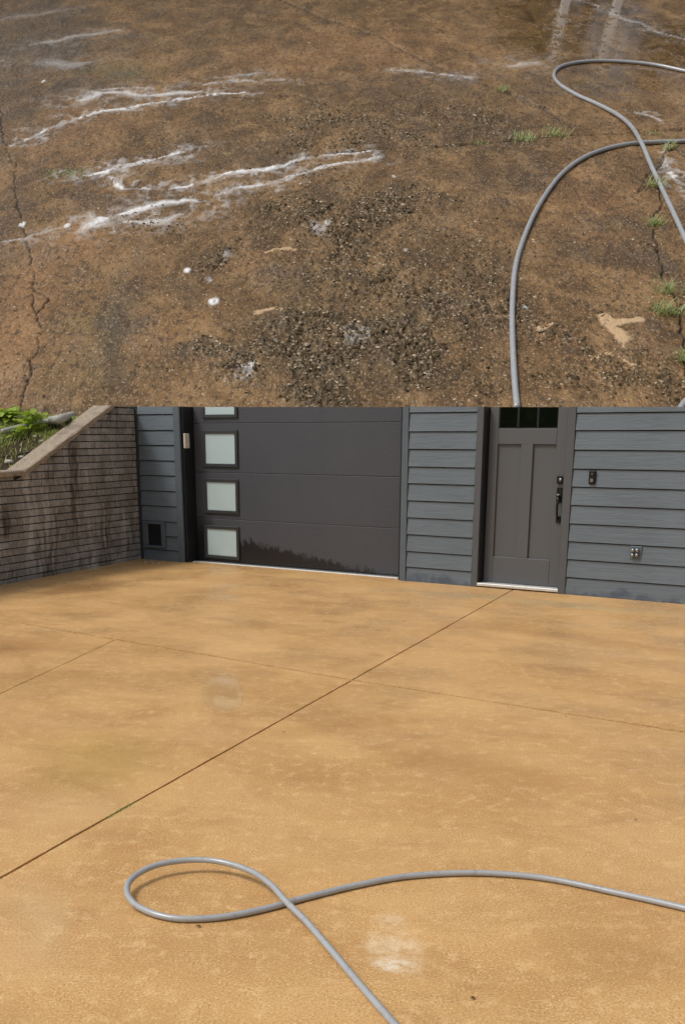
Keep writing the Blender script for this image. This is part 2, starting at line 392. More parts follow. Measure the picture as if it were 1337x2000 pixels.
def mat_hose():
    m = M('grey_rubber_hose', 0.27, 0.7)
    c = m.mix(m.noise(7, 4, 0.6), (0.29, 0.305, 0.32), (0.40, 0.415, 0.43))
    c = m.mix(m.rng(m.noise(24, 5, 0.8), 0.52, 0.72, 0, 0.5), c, (0.17, 0.16, 0.145))
    c = m.mix(m.rng(m.noise(110, 2, 0.7), 0.62, 0.74, 0, 0.25), c, (0.5, 0.5, 0.49))
    m.set('Base Color', c); m.bump(m.noise(90, 2), 0.08, 0.002); return m.m
MAT['hose'] = mat_hose()
def mat_coping():
    m = M('coping_concrete', 0.85, 0.2)
    c = m.mix(m.noise(16, 5, 0.75), (0.27, 0.215, 0.155), (0.50, 0.42, 0.33))
    c = m.mix(m.rng(m.noise(5, 5, 0.7), 0.50, 0.68, 0, 0.7), c, (0.17, 0.135, 0.10))
    c = m.mix(m.rng(m.noise(70, 2, 0.7), 0.36, 0.5, 0.7, 0.0), c, (0.14, 0.11, 0.08))
    m.set('Base Color', c); m.bump(m.noise(45, 4, 0.8), 0.9, 0.012); return m.m
MAT['coping'] = mat_coping()
def mat_bits():
    m = M('crust_and_chips', 0.9, 0.12); a = m.attr('tint')
    n = m.noise(14, 3)
    dark = m.mix(n, (0.022, 0.017, 0.010), (0.11, 0.076, 0.038))
    m.set('Base Color', m.mix(m.rng(a, 0.35, 1.0, 0, 1, False), dark, m.mix(n, (0.28, 0.19, 0.11), (0.74, 0.62, 0.47)))); return m.m
MAT['bits'] = mat_bits()

# ================================================================== THE SETTING
bm = bmesh.new(); box(bm, -260, 260, -260, 260, -0.6, -0.07)
tag(finish('ground', bm, MAT['soil']), 'bare dark soil ground around the driveway', kind='structure')

# ---- driveway: concrete panels with open joints between them
drv = empty('driveway'); tag(drv, 'clean ochre stained concrete driveway in front of the garage', kind='structure')
def clip(poly, p, n, off):
    out = []
    for i in range(len(poly)):
        a, b = poly[i], poly[(i + 1) % len(poly)]
        da = (a[0]-p[0])*n[0] + (a[1]-p[1])*n[1] - off; db = (b[0]-p[0])*n[0] + (b[1]-p[1])*n[1] - off
        if da >= 0: out.append(a)
        if (da < 0) != (db < 0):
            t = da / (da - db); out.append((a[0] + (b[0]-a[0])*t, a[1] + (b[1]-a[1])*t))
    return out
def half(p, q, side, gap):
    d = Vector((q[0]-p[0], q[1]-p[1])).normalized(); n = (-d.y*side, d.x*side)
    return (p, n, gap)
a0, a1 = gnd(0, 1715), gnd(995, 1155); b0, bx, b1 = gnd(0, 1210), gnd(687, 1328), gnd(1337, 1430); c0, cx_, c1 = gnd(0, 1355), gnd(225, 1250), gnd(385, 1105)
big = [(-9, -5), (9, -5), (9, 20), (-9, 20)]
inside = [half((HM @ Vector((0, 0.3, 0)))[:2], (HM @ Vector((5, 0.3, 0)))[:2], -1, 0)]
JA, JB, JC = 0.0062, 0.0095, 0.0030
A = lambda s: half(a0, a1, s, JA)         # s=+1 left of the joint
B1 = lambda s: half(b0, bx, s, JB); B2 = lambda s: half(bx, b1, s, JB)
C1 = lambda s: half(c0, cx_, s, JC); C2 = lambda s: half(cx_, c1, s, 0.0013)
for cuts in ([A(-1), B2(-1)], [A(-1), B2(1)], [A(1), B1(-1), C1(-1)], [A(1), B1(-1), C1(1)], [A(1), B1(1)]):
    poly = big
    for p_, n_, g_ in inside + cuts: poly = clip(poly, p_, n_, g_)
    bm = bmesh.new()
    # joint edges follow a slightly chipped line
    pts = []
    for i in range(len(poly)):
        a, b = Vector(poly[i]), Vector(poly[(i+1) % len(poly)]); L = (b - a).length; k = max(1, int(L / 0.12)); nn = Vector((-(b-a).y, (b-a).x)) / max(L, 1e-6)
        for j in range(k):
            o = 0 if j == 0 else (random.random()**3) * 0.004
            pts.append(a.lerp(b, j / k) + nn * o)
    top = bm.faces.new([bm.verts.new((p.x, p.y, 0)) for p in pts])
    if top.normal.z < 0: top.normal_flip()
    e = bmesh.ops.extrude_face_region(bm, geom=[top]); dn = [v for v in e['geom'] if isinstance(v, bmesh.types.BMVert)]
    for v in dn: v.co.z = -0.065
    bm.faces.ensure_lookup_table()
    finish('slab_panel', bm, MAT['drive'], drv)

# ---- steep slab above the house with its dirt
def build_slab():
    T0, NX, NY = 0.0, 760, 470
    rows_y = np.concatenate([np.linspace(800, -70, NY)])
    tt = np.array([st(630, y).y for y in rows_y])
    ss_unit = np.linspace(-1, 1, NX)
    depth = np.array([(795 + 550.0) / (y + 550.0) for y in rows_y])
    S = ss_unit[None, :] * (6.6 * depth)[:, None] + 0.25
    T = np.repeat(tt[:, None], NX, 1)
    # photo coordinates of every vertex are only used to lay the stains out where they lie on the slab
    wx = (fbm(S * 1.1 + 3, T * 1.1, 5) - .5); wy = (fbm(S * 1.1 + 40, T * 1.1 + 20, 5) - .5)
    hx = (fbm(S * 5 + 3, T * 5, 4) - .5); hy = (fbm(S * 5 + 40, T * 5 + 20, 4) - .5)
    def dist(pl, wl=0.0, wh=0.0):
        P = [st(*p) for p in pl]; X = S + wx * wl + hx * wh; Y = T + wy * wl + hy * wh
        D = np.full(S.shape, 1e9); Q = np.zeros(S.shape); acc = 0
        for a, b in zip(P[:-1], P[1:]):
            vx, vy = b.x - a.x, b.y - a.y; L2 = vx*vx + vy*vy
            k = np.clip(((X - a.x)*vx + (Y - a.y)*vy) / L2, 0, 1)
            d = np.hypot(X - a.x - k*vx, Y - a.y - k*vy); m_ = d < D; D = np.where(m_, d, D); Q = np.where(m_, acc + k, Q); acc += 1
        return D, Q / acc
    def ell(x, y, rx, ry, soft=0.6, wl=1.0):
        c = st(x, y); r = st(x + rx, y); u = st(x, y - ry)
        X = S + wx * wl * (r.x - c.x) * 1.6; Y = T + wy * wl * (u.y - c.y) * 1.6
        return sstep(1.0, 1.0 - soft, np.hypot((X - c.x) / (r.x - c.x), (Y - c.y) / (u.y - c.y)))
    f2 = fbm(S * 2.2, T * 1.1, 5); f6 = fbm(S * 7, T * 3.4, 5); f18 = fbm(S * 20 + 5, T * 9, 3); f40 = fbm(S * 42 + 5, T * 20, 2)
    ridge = 1 - np.abs(2 * fbm(S * 5 + 9, T * 3.4 + 2, 4) - 1)
    # --- cracks and joints
    crack = np.zeros(S.shape); groove = np.zeros(S.shape)
    for pl, wpx, dp in (([(540,-5),(640,38),(740,70),(790,100),(850,128),(900,148),(960,168),(1010,188),(1060,212),(1090,235)], .10, .10),
                        ([(600,305),(730,292),(850,285),(940,280),(1050,268),(1150,262),(1240,258),(1400,248)], .085, .07),
                        ([(1330,285),(1296,300),(1284,335),(1290,400),(1272,440),(1281,480),(1290,520),(1306,560),(1318,600),(1326,680),(1345,760)], .040, .05),
                        ([(0,180),(8,290),(32,320),(34,400),(58,480),(72,550),(66,590),(86,640),(64,700),(56,740),(40,800)], .026, .03),
                        ([(410,186),(470,190),(520,191),(600,184)], .05, .05), ([(1100,-10),(1200,30),(1270,55),(1400,90)], .05, .06),
                        ([(66,560),(100,585),(76,610)], .03, .04), ([(1296,300),(1240,380),(1285,345)], .03, .03)):
        D, q = dist(pl, 0.22, 0.12); wv = wpx * (0.15 + 1.0 * f6)
        k = sstep(wv, wv * 0.35, D); crack = np.maximum(crack, k); groove = np.maximum(groove, k * dp)
    # --- suds and lime
    foam = np.zeros(S.shape)
    for pl, wd, am in (([(8,287),(60,262),(120,240),(200,220),(260,207),(330,196),(400,188),(470,178)], .10, 1.0),
                   ([(165,196),(200,182),(245,178),(290,186),(350,182),(392,178)], .34, .62), ([(190,176),(235,170),(300,172)], .16, .6),
                   ([(170,342),(215,331),(270,318),(320,305),(348,298)], .17, 1.0), ([(213,345),(225,358),(240,374)], .13, 1.0),
                   ([(240,374),(330,369),(400,355),(440,340),(500,331),(560,318),(620,303),(720,297)], .11, 1.0),
                   ([(420,380),(480,366),(540,350),(600,338),(660,322),(740,305)], .12, .8), ([(330,300),(360,292),(420,285)], .1, .5),
                   ([(150,457),(200,432),(260,410),(330,396),(380,392)], .22, .9), ([(-10,474),(60,460),(150,440)], .06, .55),
                   ([(180,446),(250,432),(330,430),(355,418)], .26, .52), ([(60,86),(120,76),(200,65),(230,60)], .3, .28), ([(70,118),(130,128),(180,122)], .5, .25),
                   ([(400,165),(470,156),(545,156)], .18, .42), ([(420,150),(520,140)], .14, .38), ([(780,137),(850,141)], .12, .65), ([(865,145),(925,152)], .2, .5),
                   ([(990,130),(1050,124)], .4, .32), ([(1282,316),(1300,326),(1320,345),(1345,385)], .09, .9), ([(1120,-5),(1200,30),(1270,56),(1340,80)], .11, .55),
                   ([(1245,222),(1290,238)], .05, .7), ([(0,40),(150,15)], .3, .14), ([(1305,280),(1290,300)], .06, .6)):
        D, q = dist(pl, 0.55, 0.16); wv = wd * 1.4 * (0.35 + 1.3 * f2) * (1.0 - 0.5 * np.abs(2*q - 1))
        ln = sum((st(*b) - st(*a)).length for a, b in zip(pl[:-1], pl[1:]))
        run = fbm(q * ln * 2.2 + 31 * wd, D / wd * 2.6 + 7 * wd, 3)          # threads of suds drawn out along the flow
        k = sstep(wv, wv * 0.05, D) * am * (sstep(.30, .58, run) * .62 + .30 * sstep(.3, .55, f6)); k = np.maximum(k, am * sstep(wv * .38, wv * .1, D) * sstep(.25, .5, run))
        D2, _ = dist(pl, 1.6, 0.5)
        halo = sstep(wd * 4.5, 0, D2) * (sstep(0.72, 0.90, ridge) * 0.35 + .12 * sstep(.4, .7, f2)) * am
        foam = np.maximum(foam, np.maximum(k, halo * sstep(0.3, .6, f6)))
    for x, y, r, am in ((413,585,13,1.0),(367,528,9,.9),(478,730,26,.45),(490,715,12,.6),(620,445,20,.4),(640,437,9,.6),(45,438,8,.9),(128,443,8,.8),(440,500,14,.3),(792,488,5,.8),(535,665,6,.6),(770,343,5,.7),(88,158,4,.9),(410,545,10,.3),(700,650,30,.18),(1020,603,9,.5)):
        foam = np.maximum(foam, ell(x, y, r, r * .75, .5) * am * (sstep(.1, .45, f18) if r < 14 and am > .8 else sstep(.25, .55, f18)))
    pale = np.zeros(S.shape)
    for pl, wd in (([(1182,620),(1190,626),(1198,640),(1208,652),(1216,664)], .16), ([(1196,634),(1218,630),(1240,626)], .10), ([(1215,660),(1222,680)], .04), ([(495,612),(510,604),(525,602)], .06), ([(520,490),(545,486),(570,487)], .06),
                   ([(1050,645),(1080,638)], .07), ([(1150,700),(1195,690),(1235,712)], .03)):
        D, q = dist(pl, .16, .30); pale = np.maximum(pale, sstep(wd, wd * .6, D))
    # --- crust, growth, stains, painted vignette
    moss = np.zeros(S.shape)
    for x, y, rx, ry, am in ((680,250,300,75,.75),(900,230,230,65,.65),(700,430,380,120,.9),(820,600,330,190,.8),(300,430,120,60,.4),(960,500,200,120,.4),(640,490,120,50,.9),(440,505,95,45,1.0),(740,660,400,140,1.0),(560,700,230,110,1.0),(800,720,200,70,.8),(1090,665,110,55,.8),(1190,720,120,60,.6),(1300,740,60,80,.8),
                             (400,690,80,40,.85),(560,235,120,30,.6),(1250,470,60,60,.4),(820,440,40,30,1.0),(850,560,160,40,.7),(300,275,180,40,.35),(900,760,250,50,.5),(1130,600,120,60,.4)):
        moss = np.maximum(moss, ell(x, y, rx, ry, .85, .8) * am)
    moss = moss * np.clip(.38 + 1.0 * sstep(.36, .64, fbm(S * 1.5 + 11, T * .9 + 4, 4)), 0, 1)
    mossd = moss.copy()
    moss = moss * sstep(.50, .62, .55 * f18 + .45 * f6 + .10 * moss)
    moss = np.maximum(moss, .5 * sstep(.66, .74, .6*f18 + .4*f2))
    rust = np.zeros(S.shape)
    for x, y, rx, ry, am in ((1090,670,80,42,.9),(500,520,110,30,.5),(60,600,110,180,.55),(330,640,120,60,.25),(150,260,200,70,.4),(820,690,120,30,.4),(700,90,350,70,.35),(1150,400,150,90,.3),(1290,150,130,60,.3)):
        rust = np.maximum(rust, ell(x, y, rx, ry, .9) * am)
    stain_vignette = np.zeros(S.shape)
    for x, y, rx, ry, am in ((40,60,360,210,1.0),(500,10,400,60,.4),(60,160,200,90,.7),(20,420,60,200,.5),(470,300,200,40,.4),(640,700,330,110,.35),(760,400,260,60,.35),(230,620,55,150,.9),(240,720,60,90,.7),(360,570,60,60,.45),(-20,250,90,150,.9),(820,170,330,45,.55),(540,520,90,25,.6),(1000,350,140,55,.5),(890,250,250,60,.35),(1200,480,160,60,.45),(1150,170,130,30,.4),(870,600,200,30,.55),(430,60,200,60,.35),(1290,500,40,170,.35),(960,640,30,160,.4)):  # upper-left ellipses darken the colour like a vignette; others are dark stains
        stain_vignette = np.maximum(stain_vignette, ell(x, y, rx, ry, .95, .9) * am * (0.55 + .6 * f2))
    green = np.maximum(ell(190, 700, 170, 130, .9) * .5, np.maximum(ell(140, 335, 60, 22, .8) * .9, ell(640, 620, 340, 200, .9) * .6 * f2))
    green = np.maximum(green, ell(240, 140, 100, 25, .8) * .8)
    wet = np.clip(np.maximum(ell(1160, 60, 240, 115, .5, .4) * 1.0, ell(40, 90, 260, 150, .8) * .15) * sstep(.22, .5, f6 * .6 + f2 * .4), 0, 1)
    wet = np.maximum(wet, .30 * sstep(.55, .75, f2))
    wet *= 1 - moss
    # --- relief
    Z = (f2 - .5) * .03 + (f6 - .5) * .02 - groove + moss * (.008 + .045 * f40) + foam * .012 + pale * .008 + mossd * (f40 - .5) * .05 - .05 * (stain_vignette > .8) * (f6 - .5) * .2
    flat = ell(1160, 60, 240, 115, .4, .3); Z = Z * (1 - .93 * flat)
    verts = np.stack([S, T, Z], -1).reshape(-1, 3)
    # the buried foot: the first row runs on behind the house front
    ii = np.arange(NX * NY).reshape(NY, NX)
    quads = np.stack([ii[:-1, :-1], ii[:-1, 1:], ii[1:, 1:], ii[1:, :-1]], -1).reshape(-1, 4)
    me = bpy.data.meshes.new('concrete_slope')
    foot = []
    for j in range(NX):
        wp = SM @ Vector(verts[j]); x = wp.x
        if x > -2.35:
            yl = 12.045 - 0.6275 * x + 0.55
            k = Vector((x, min(yl, wp.y), 0)); k.z = wp.z - (wp.y - k.y) * math.tan(SLOPE) - 0.02
        else: k = Vector((wp.x, wp.y - 0.02, wp.z - 0.5))
        foot.append((SMI @ k)[:])
    nv = len(verts); verts = np.concatenate([verts, np.array(foot)])
    fq = np.stack([nv + np.arange(NX-1), nv + np.arange(1, NX), ii[0, 1:], ii[0, :-1]], -1)
    quads = np.concatenate([quads, fq])
    me.vertices.add(len(verts)); me.vertices.foreach_set('co', verts.astype(np.float32).ravel())
    me.loops.add(quads.size); me.loops.foreach_set('vertex_index', quads.astype(np.int32).ravel())
    me.polygons.add(len(quads)); me.polygons.foreach_set('loop_start', np.arange(0, quads.size, 4, dtype=np.int32)); me.polygons.foreach_set('loop_total', np.full(len(quads), 4, np.int32))
    me.update(calc_edges=True); me.validate()
    me.polygons.foreach_set('use_smooth', np.ones(len(quads), bool))
    for nm, a in dict(crack=crack, foam=foam, moss=moss, rust=rust, stain_vignette=stain_vignette, green=green, pale=pale, wet=wet, dens=mossd).items():
        at = me.attributes.new(nm, 'FLOAT', 'POINT'); v = np.zeros(len(verts), np.float32); v[:nv] = a.ravel(); at.data.foreach_set('value', v)
    me.materials.append(MAT['slab'])
    o = bpy.data.objects.new('concrete_slope', me); col.objects.link(o); o.matrix_world = SM
    tag(o, 'dirty brown cracked concrete slope with white suds and dark crust', kind='structure')
    # --- loose crust flakes and pale chips lying on it (uncountable)
    vs_, fs_, tint = [], [], []
    w_ = (mossd ** 1.2 * sstep(.44, .62, f18 * .4 + f6 * .4 + ridge * .2) + .007).ravel(); dens = (depth ** 2)[:, None] * np.ones_like(S); w_ = w_ * dens.ravel(); w_ /= w_.sum()
    pick = rng.choice(S.size, 20000, p=w_)
    zf = Z.ravel(); sf = S.ravel(); tf = T.ravel(); mf = mossd.ravel()
    for idx in pick:
        pale_ = rng.random() < (.36 if mf[idx] > .15 else .6)
        r = .009 + .034 * rng.random() ** 2 * (1.0 if not pale_ else .8) * (1.7 if rng.random() < .06 else 1)
        c = (sf[idx] + rng.normal(0, .02), tf[idx] + rng.normal(0, .03), zf[idx]); n = 5; b0_ = len(vs_); an = rng.random() * 6.28; el = rng.uniform(.5, 1.0)
        for k in range(n):
            t = an + k * 6.283 / n; rr = r * rng.uniform(.6, 1.2)
            vs_.append((c[0] + math.cos(t) * rr, c[1] + math.sin(t) * rr * el * 1.5, c[2] - .006))
        vs_.append((c[0] + rng.normal(0, r * .3), c[1] + rng.normal(0, r * .3), c[2] + r * rng.uniform(.15, .42)))
        tn = rng.uniform(.45, 1) ** .8 if pale_ else rng.uniform(0, .45)
        tint += [tn] * (n + 1)
        for k in range(n): fs_.append((b0_ + k, b0_ + (k + 1) % n, b0_ + n))
    me = bpy.data.meshes.new('crust_flakes'); me.from_pydata(vs_, [], fs_); at = me.attributes.new('tint', 'FLOAT', 'POINT'); at.data.foreach_set('value', np.array(tint, np.float32))
    me.materials.append(MAT['bits']); o2 = bpy.data.objects.new('crust_flakes', me); col.objects.link(o2); o2.matrix_world = SM
    tag(o2, 'dark crust flakes and pale chips strewn over the dirty slope', 'debris', kind='stuff')
build_slab()

# ---- soil bank behind the retaining wall
def cop(x):                       # top of the coping along the wall, x metres from the house
    return min(1.94, 1.215 + max(0.0, 2.22 - x) * 0.44)
def bank_z(x, d):
    c = min(cop(max(x, 0)), 1.84) - 0.09
    return c + (1.84 - c) * min(1.0, max(0.0, (d - .2) / 1.9)) + .02 * max(0, d - 2.1)
bm = bmesh.new(); NXB, NYB = 60, 40; grid = []
for i in range(NXB + 1):
    row = []
    for j in range(NYB + 1):
        x = -1.2 + i * 6.2 / NXB; d = 0.12 + (j / NYB) ** 1.4 * 6.0
        z = bank_z(x, d) + 0.04 * (float(fbm(np.array(x * 3.), np.array(d * 3. + 5), 4)) - .5)
        row.append(bm.verts.new((x, -d, z)))
    grid.append(row)
for i in range(NXB):
    for j in range(NYB): bm.faces.new((grid[i][j], grid[i+1][j], grid[i+1][j+1], grid[i][j+1]))
for i in range(NXB + 1):
    for j in range(NYB + 1):      # stay under the slab
        v = grid[i][j]; wp = BM @ v.co; l = SMI @ wp
        if l.y > -0.05: v.co.z = min(v.co.z, (SM @ Vector((l.x, l.y, 0))).z - 0.12)
        v.co.z = min(v.co.z, 1.93)
bank = finish('bank', bm, MAT['soil'], smooth=True, matrix=BM); tag(bank, 'soil bank rising behind the brick retaining wall', kind='structure')

# ================================================================== HOUSE FRONT
house = empty('house', HM); tag(house, 'blue grey clad house front with dark garage door and grey entry door', 'house')
def hpart(name, bm, mat, parent=None, **k): return finish(name, housecut(bm), MAT[mat] if isinstance(mat, str) else mat, parent or house, **k)
def hbox(name, u0, u1, y0, y1, z0, z1, mat, bev=0.004, parent=None):
    b = bmesh.new(); box(b, u0, u1, y0, y1, z0, z1, bev); return hpart(name, b, mat, parent)
WT = 2.2
# backing wall around the two openings
for u0, u1, y0, y1 in ((-0.4, 0.70, 0.004, 0.30), (3.84, 4.785, 0.004, 0.30), (5.70, 9.5, 0.004, 0.30), (0.70, 3.84, 0.42, 0.46)):
    b = bmesh.new(); box(b, u0, u1, y0, y1, -0.05, WT); hpart('wall', b, 'dark')
def boards(u0, u1, zs, zt, mats):
    for i, z0 in enumerate(zs):
        z1 = (zs[i+1] if i + 1 < len(zs) else z0 + 0.185)
        if z0 > zt: break
        g = 0.0095; b = bmesh.new()
        prof = [(-0.026, z0), (-0.027, z0 + 0.003), (-0.013, z1 - g), (0.003, z1 - g + .001), (0.003, z0)]
        a = [b.verts.new((u0, y, z)) for y, z in prof]; c = [b.verts.new((u1, y, z)) for y, z in prof]; n = len(prof)
        for k in range(n): b.faces.new((a[k], c[k], c[(k+1) % n], a[(k+1) % n]))
        b.faces.new(a[::-1]); b.faces.new(c)
        hpart('siding_board', b, mats[0] if i < 2 else mats[1])
boards(0.004, 0.596, [-0.03, .141, .322, .509, .706, .896, 1.09, 1.276, 1.467, 1.65, 1.844], WT, ('siding', 'siding'))
boards(3.916, 4.708, [-0.015, .162, .337, .523, .709, .894, 1.079, 1.258, 1.445, 1.629, 1.826], WT, ('siding_wet', 'siding'))
boards(5.772, 9.4, [0.0, .18, .363, .545, .725, .909, 1.091, 1.267, 1.451, 1.638, 1.805], WT, ('siding_wet', 'siding'))
hbox('corner_trim', -0.06, 0.0, -0.030, 0.0, -0.03, WT, plain('dark_corner_paint', (0.030, 0.036, 0.042), 0.5))
hbox('trim_board', 0.60, 0.70, -0.034, 0.0, -0.045, WT, 'trim')
hbox('garage_jamb', 0.700, 0.735, 0.0, 0.30, -0.04, WT, 'jamb')
hbox('trim_board', 3.835, 3.912, -0.034, 0.0, -0.03, WT, 'trim')
hbox('garage_jamb', 3.80, 3.835, 0.002, 0.30, -0.03, WT, 'jamb')
# --- garage door, set back 0.2
GY = 0.20
def gu(x, y):
    p = HM.inverted() @ on_plane(x, y, HM @ Vector((0, GY, 0)), HM.to_3x3() @ Vector((0, 1, 0))); return p.x, p.z
gx0, gx1 = 0.738, 3.80
seam = [0.0] + [sum(gu(x, y)[1] for x, y in q) / 2 for q in (((378, 1015), (785, 1028)), ((378, 922), (787, 931.5)), ((378, 827), (789, 824)))] + [2.35]
b = bmesh.new(); box(b, gx0, gx1, GY + 0.03, GY + 0.06, -0.02, WT); gdoor = hpart('garage_door', b, 'dark')
gdoor['label'] = 'charcoal sectional garage door with four square frosted windows down its left side'
for i in range(4):
    hb = bmesh.new(); box(hb, gx0, gx1, GY, GY + 0.028, seam[i] + (0.002 if i else 0.02), seam[i+1] - 0.002, 0.004); hpart('door_section', hb, 'garage', gdoor)
def gwin(fx0, fy0, fx1, fy1, ztop=None):
    (u0, z1), (u1, z0) = gu(fx0, fy0), gu(fx1, fy1)
    if ztop: z1 = z0 + ztop
    fw = 0.042; b = bmesh.new()
    box(b, u0, u0 + fw, GY - 0.022, GY + .002, z0, z1, .004); box(b, u1 - fw, u1, GY - 0.022, GY + .002, z0, z1, .004)
    box(b, u0 + fw, u1 - fw, GY - 0.021, GY + .002, z0, z0 + fw, .004); box(b, u0 + fw, u1 - fw, GY - 0.021, GY + .002, z1 - fw, z1, .004)
    hpart('window_frame', b, 'gframe', gdoor)
    b = bmesh.new(); box(b, u0 + fw * .8, u1 - fw * .8, GY - 0.006, GY + .001, z0 + fw * .8, z1 - fw * .8); hpart('window_pane', b, 'frost', gdoor)
gwin(394, 760, 464.6, 816, .44); gwin(395.6, 840, 466, 913); gwin(399, 934, 467.5, 1005); gwin(400, 1025, 469, 1094)
hbox('door_seal', gx0, gx1, GY - 0.03, GY + 0.06, -0.01, 0.016, 'gframe', 0.003, gdoor)
hbox('garage_threshold', 0.70, 3.835, 0.10, GY - 0.035, -0.01, 0.008, 'alu', 0.003)
# --- entry door, set back 0.09
DY = 0.09
hbox('door_trim', 4.712, 4.785, -0.032, 0.09, -0.01, WT, 'doortrim'); hbox('door_trim', 5.690, 5.768, -0.032, 0.09, 0.0, WT, 'doortrim')
hbox('door_jamb', 4.786, 4.802, 0.0, 0.10, 0.0, WT, 'jamb', 0.001); hbox('door_jamb', 5.66, 5.689, 0.03, 0.12, 0.0, WT, 'doortrim', 0.001)
def du(x, y):
    p = HM.inverted() @ on_plane(x, y, HM @ Vector((0, DY, 0)), HM.to_3x3() @ Vector((0, 1, 0))); return p.x, p.z
dx0, dx1 = 4.805, 5.70
# leaf: stiles and rails round recessed panels
b = bmesh.new(); box(b, dx0, dx1 - .002, DY + 0.022, DY + 0.045, 0.05, WT); fdoor = hpart('entry_door', b, 'door')
fdoor['label'] = 'grey panelled entry door with a row of small panes at the top'
pl0, pz1 = du(971.5, 867.6); pl1, _ = du(1017, 867.6); pr0, _ = du(1040.5, 867.6); pr1, _ = du(1086, 867.6); _, pz0 = du(985, 1088)
w0, wz = du(976, 837); w1, _ = du(1090, 837)
pl0 = min(pl0, w0)
def dbox(name, u0, u1, z0, z1, mat='door', y0=DY, y1=DY + .0225): return hbox(name, u0, u1, y0, y1, z0, z1, mat, 0.004, fdoor)
dbox('stile', dx0, pl0, 0.05, WT); dbox('stile', pr1, dx1 - .002, 0.05, WT); dbox('stile', pl1, pr0, pz0, pz1)
dbox('rail', pl0, pr1, 0.05, pz0); dbox('rail', pl0, pr1, pz1, wz)
b = bmesh.new(); box(b, pl0, pr1, DY + .012, DY + .0215, wz, WT); hpart('door_window', b, 'muntin', fdoor)
pw = (pr1 - pl0) / 3
for i in range(3): dbox('window_pane', pl0 + i * pw + .012, pl0 + (i + 1) * pw - .012, wz + .012, WT, 'glass', DY + .008, DY + .0115)
for i in range(1, 3): dbox('muntin', pl0 + i * pw - .0115, pl0 + i * pw + .0115, wz + .012, WT, 'muntin', DY - .001, DY + .0115)
hbox('threshold', 4.77, 5.70, -0.03, 0.20, 0.012, 0.045, 'alu', 0.006)
hbox('sill_board', 4.787, 5.688, 0.0, 0.25, -0.03, 0.011, 'dark', 0.002)
def tubeobj(name, pts, rad, mat, parent, seg=10):
    b = bmesh.new(); tube(b, pts, rad, seg); return finish(name, b, MAT[mat], parent, smooth=True)
def ball(b, c, r, s=(1, 1, 1)):
    g = bmesh.ops.create_uvsphere(b, u_segments=14, v_segments=9, radius=r); bmesh.ops.scale(b, vec=s, verts=g['verts']); bmesh.ops.translate(b, vec=c, verts=g['verts'])
# deadbolt and handle set
u0, z1 = du(1088, 929); u1, z0 = du(1102, 945)
hb = bmesh.new(); box(hb, u0, u1, DY - .022, DY, z0, z1, .006); dbolt = finish('deadbolt', hb, MAT['black'], fdoor)
um, zm = (u0 + u1) / 2, (z0 + z1) / 2
tubeobj('lock_cylinder', [(um, DY - .03, zm), (um, DY - .02, zm)], .018, 'steel', fdoor, 14)
ht, hz1 = du(1096, 952); hbm, hz0 = du(1090, 1021); uc = um - .004
hb = bmesh.new(); box(hb, uc - .033, uc + .033, DY - .014, DY, hz1 - .15, hz1, .004); finish('handle_plate', hb, MAT['black'], fdoor)
hb = bmesh.new(); box(hb, uc - .024, uc + .024, DY - .016, DY, hz0, hz0 + .07, .004); finish('handle_foot', hb, MAT['black'], fdoor)
tubeobj('pull_handle', spline([(uc, DY - .012, hz1 - .10), (uc, DY - .045, hz1 - .105), (uc, DY - .062, hz1 - .15), (uc, DY - .064, hz1 - .22), (uc, DY - .052, hz0 + .07), (uc, DY - .014, hz0 + .035)], 6), lambda t: .010 + .003 * math.sin(t * 3.14), 'black', fdoor)
hb = bmesh.new(); box(hb, uc - .016, uc + .016, DY - .052, DY - .012, hz1 - .078, hz1 - .066, .003); ball(hb, (uc, DY - .05, hz1 - .075), .014, (1, .8, .7)); finish('thumb_latch', hb, MAT['steel'], fdoor)
# pet door
b = bmesh.new()
box(b, 0.03, 0.405, -0.058, -0.024, 0.165, 0.195, .004); box(b, 0.03, 0.405, -0.058, -0.024, 0.47, 0.505, .004)
box(b, 0.03, 0.112, -0.0575, -0.024, 0.1955, 0.4695, .004); box(b, 0.345, 0.405, -0.0575, -0.024, 0.1955, 0.4695, .004)
pet = hpart('pet_door', b, 'trim'); hbox('flap', 0.108, 0.35, -0.031, -0.026, 0.19, 0.475, 'jamb', 0.001, pet)

def hthing(name, label, cat, u, y, z):
    e = empty(name, HM @ Matrix.Translation((u, y, z))); tag(e, label, cat); return e
def local(name, b, mat, parent, smooth=False): return finish(name, b, MAT[mat], parent, smooth)
# doorbell
t = hthing('doorbell', 'small black rectangular doorbell on the siding right of the entry door', 'doorbell', 5.975, -0.022, 1.185)
b = bmesh.new(); box(b, -.034, .034, -.024, .012, -.066, .066, .008); local('housing', b, 'black', t)
b = bmesh.new(); g = bmesh.ops.create_cone(b, cap_ends=True, segments=20, radius1=.02, radius2=.017, depth=.008); bmesh.ops.rotate(b, verts=b.verts, matrix=Matrix.Rotation(R(90), 3, 'X')); bmesh.ops.translate(b, verts=b.verts, vec=(0, -.027, -.028)); local('button', b, 'steel', t)
b = bmesh.new(); ball(b, (0, -.023, .03), .012, (1, .5, 1)); local('lens', b, 'glass', t, True)
# cable outlet plate with four round couplers
t = hthing('cable_outlet', 'small grey outlet plate with four round metal couplers low on the siding', 'outlet', 6.463, -0.020, 0.468)
b = bmesh.new(); box(b, -.058, .058, -.008, .012, -.066, .066, .004); local('plate', b, 'trim', t)
for dx, dz in ((-.026, .024), (.016, .027), (-.026, -.024), (.016, -.021)):
    b = bmesh.new(); tube(b, [(dx, -.006, dz), (dx, -.03, dz)], .018, 12); ball(b, (dx, -.03, dz), .019, (1, .7, 1)); local('coupler', b, 'steel', t, True)
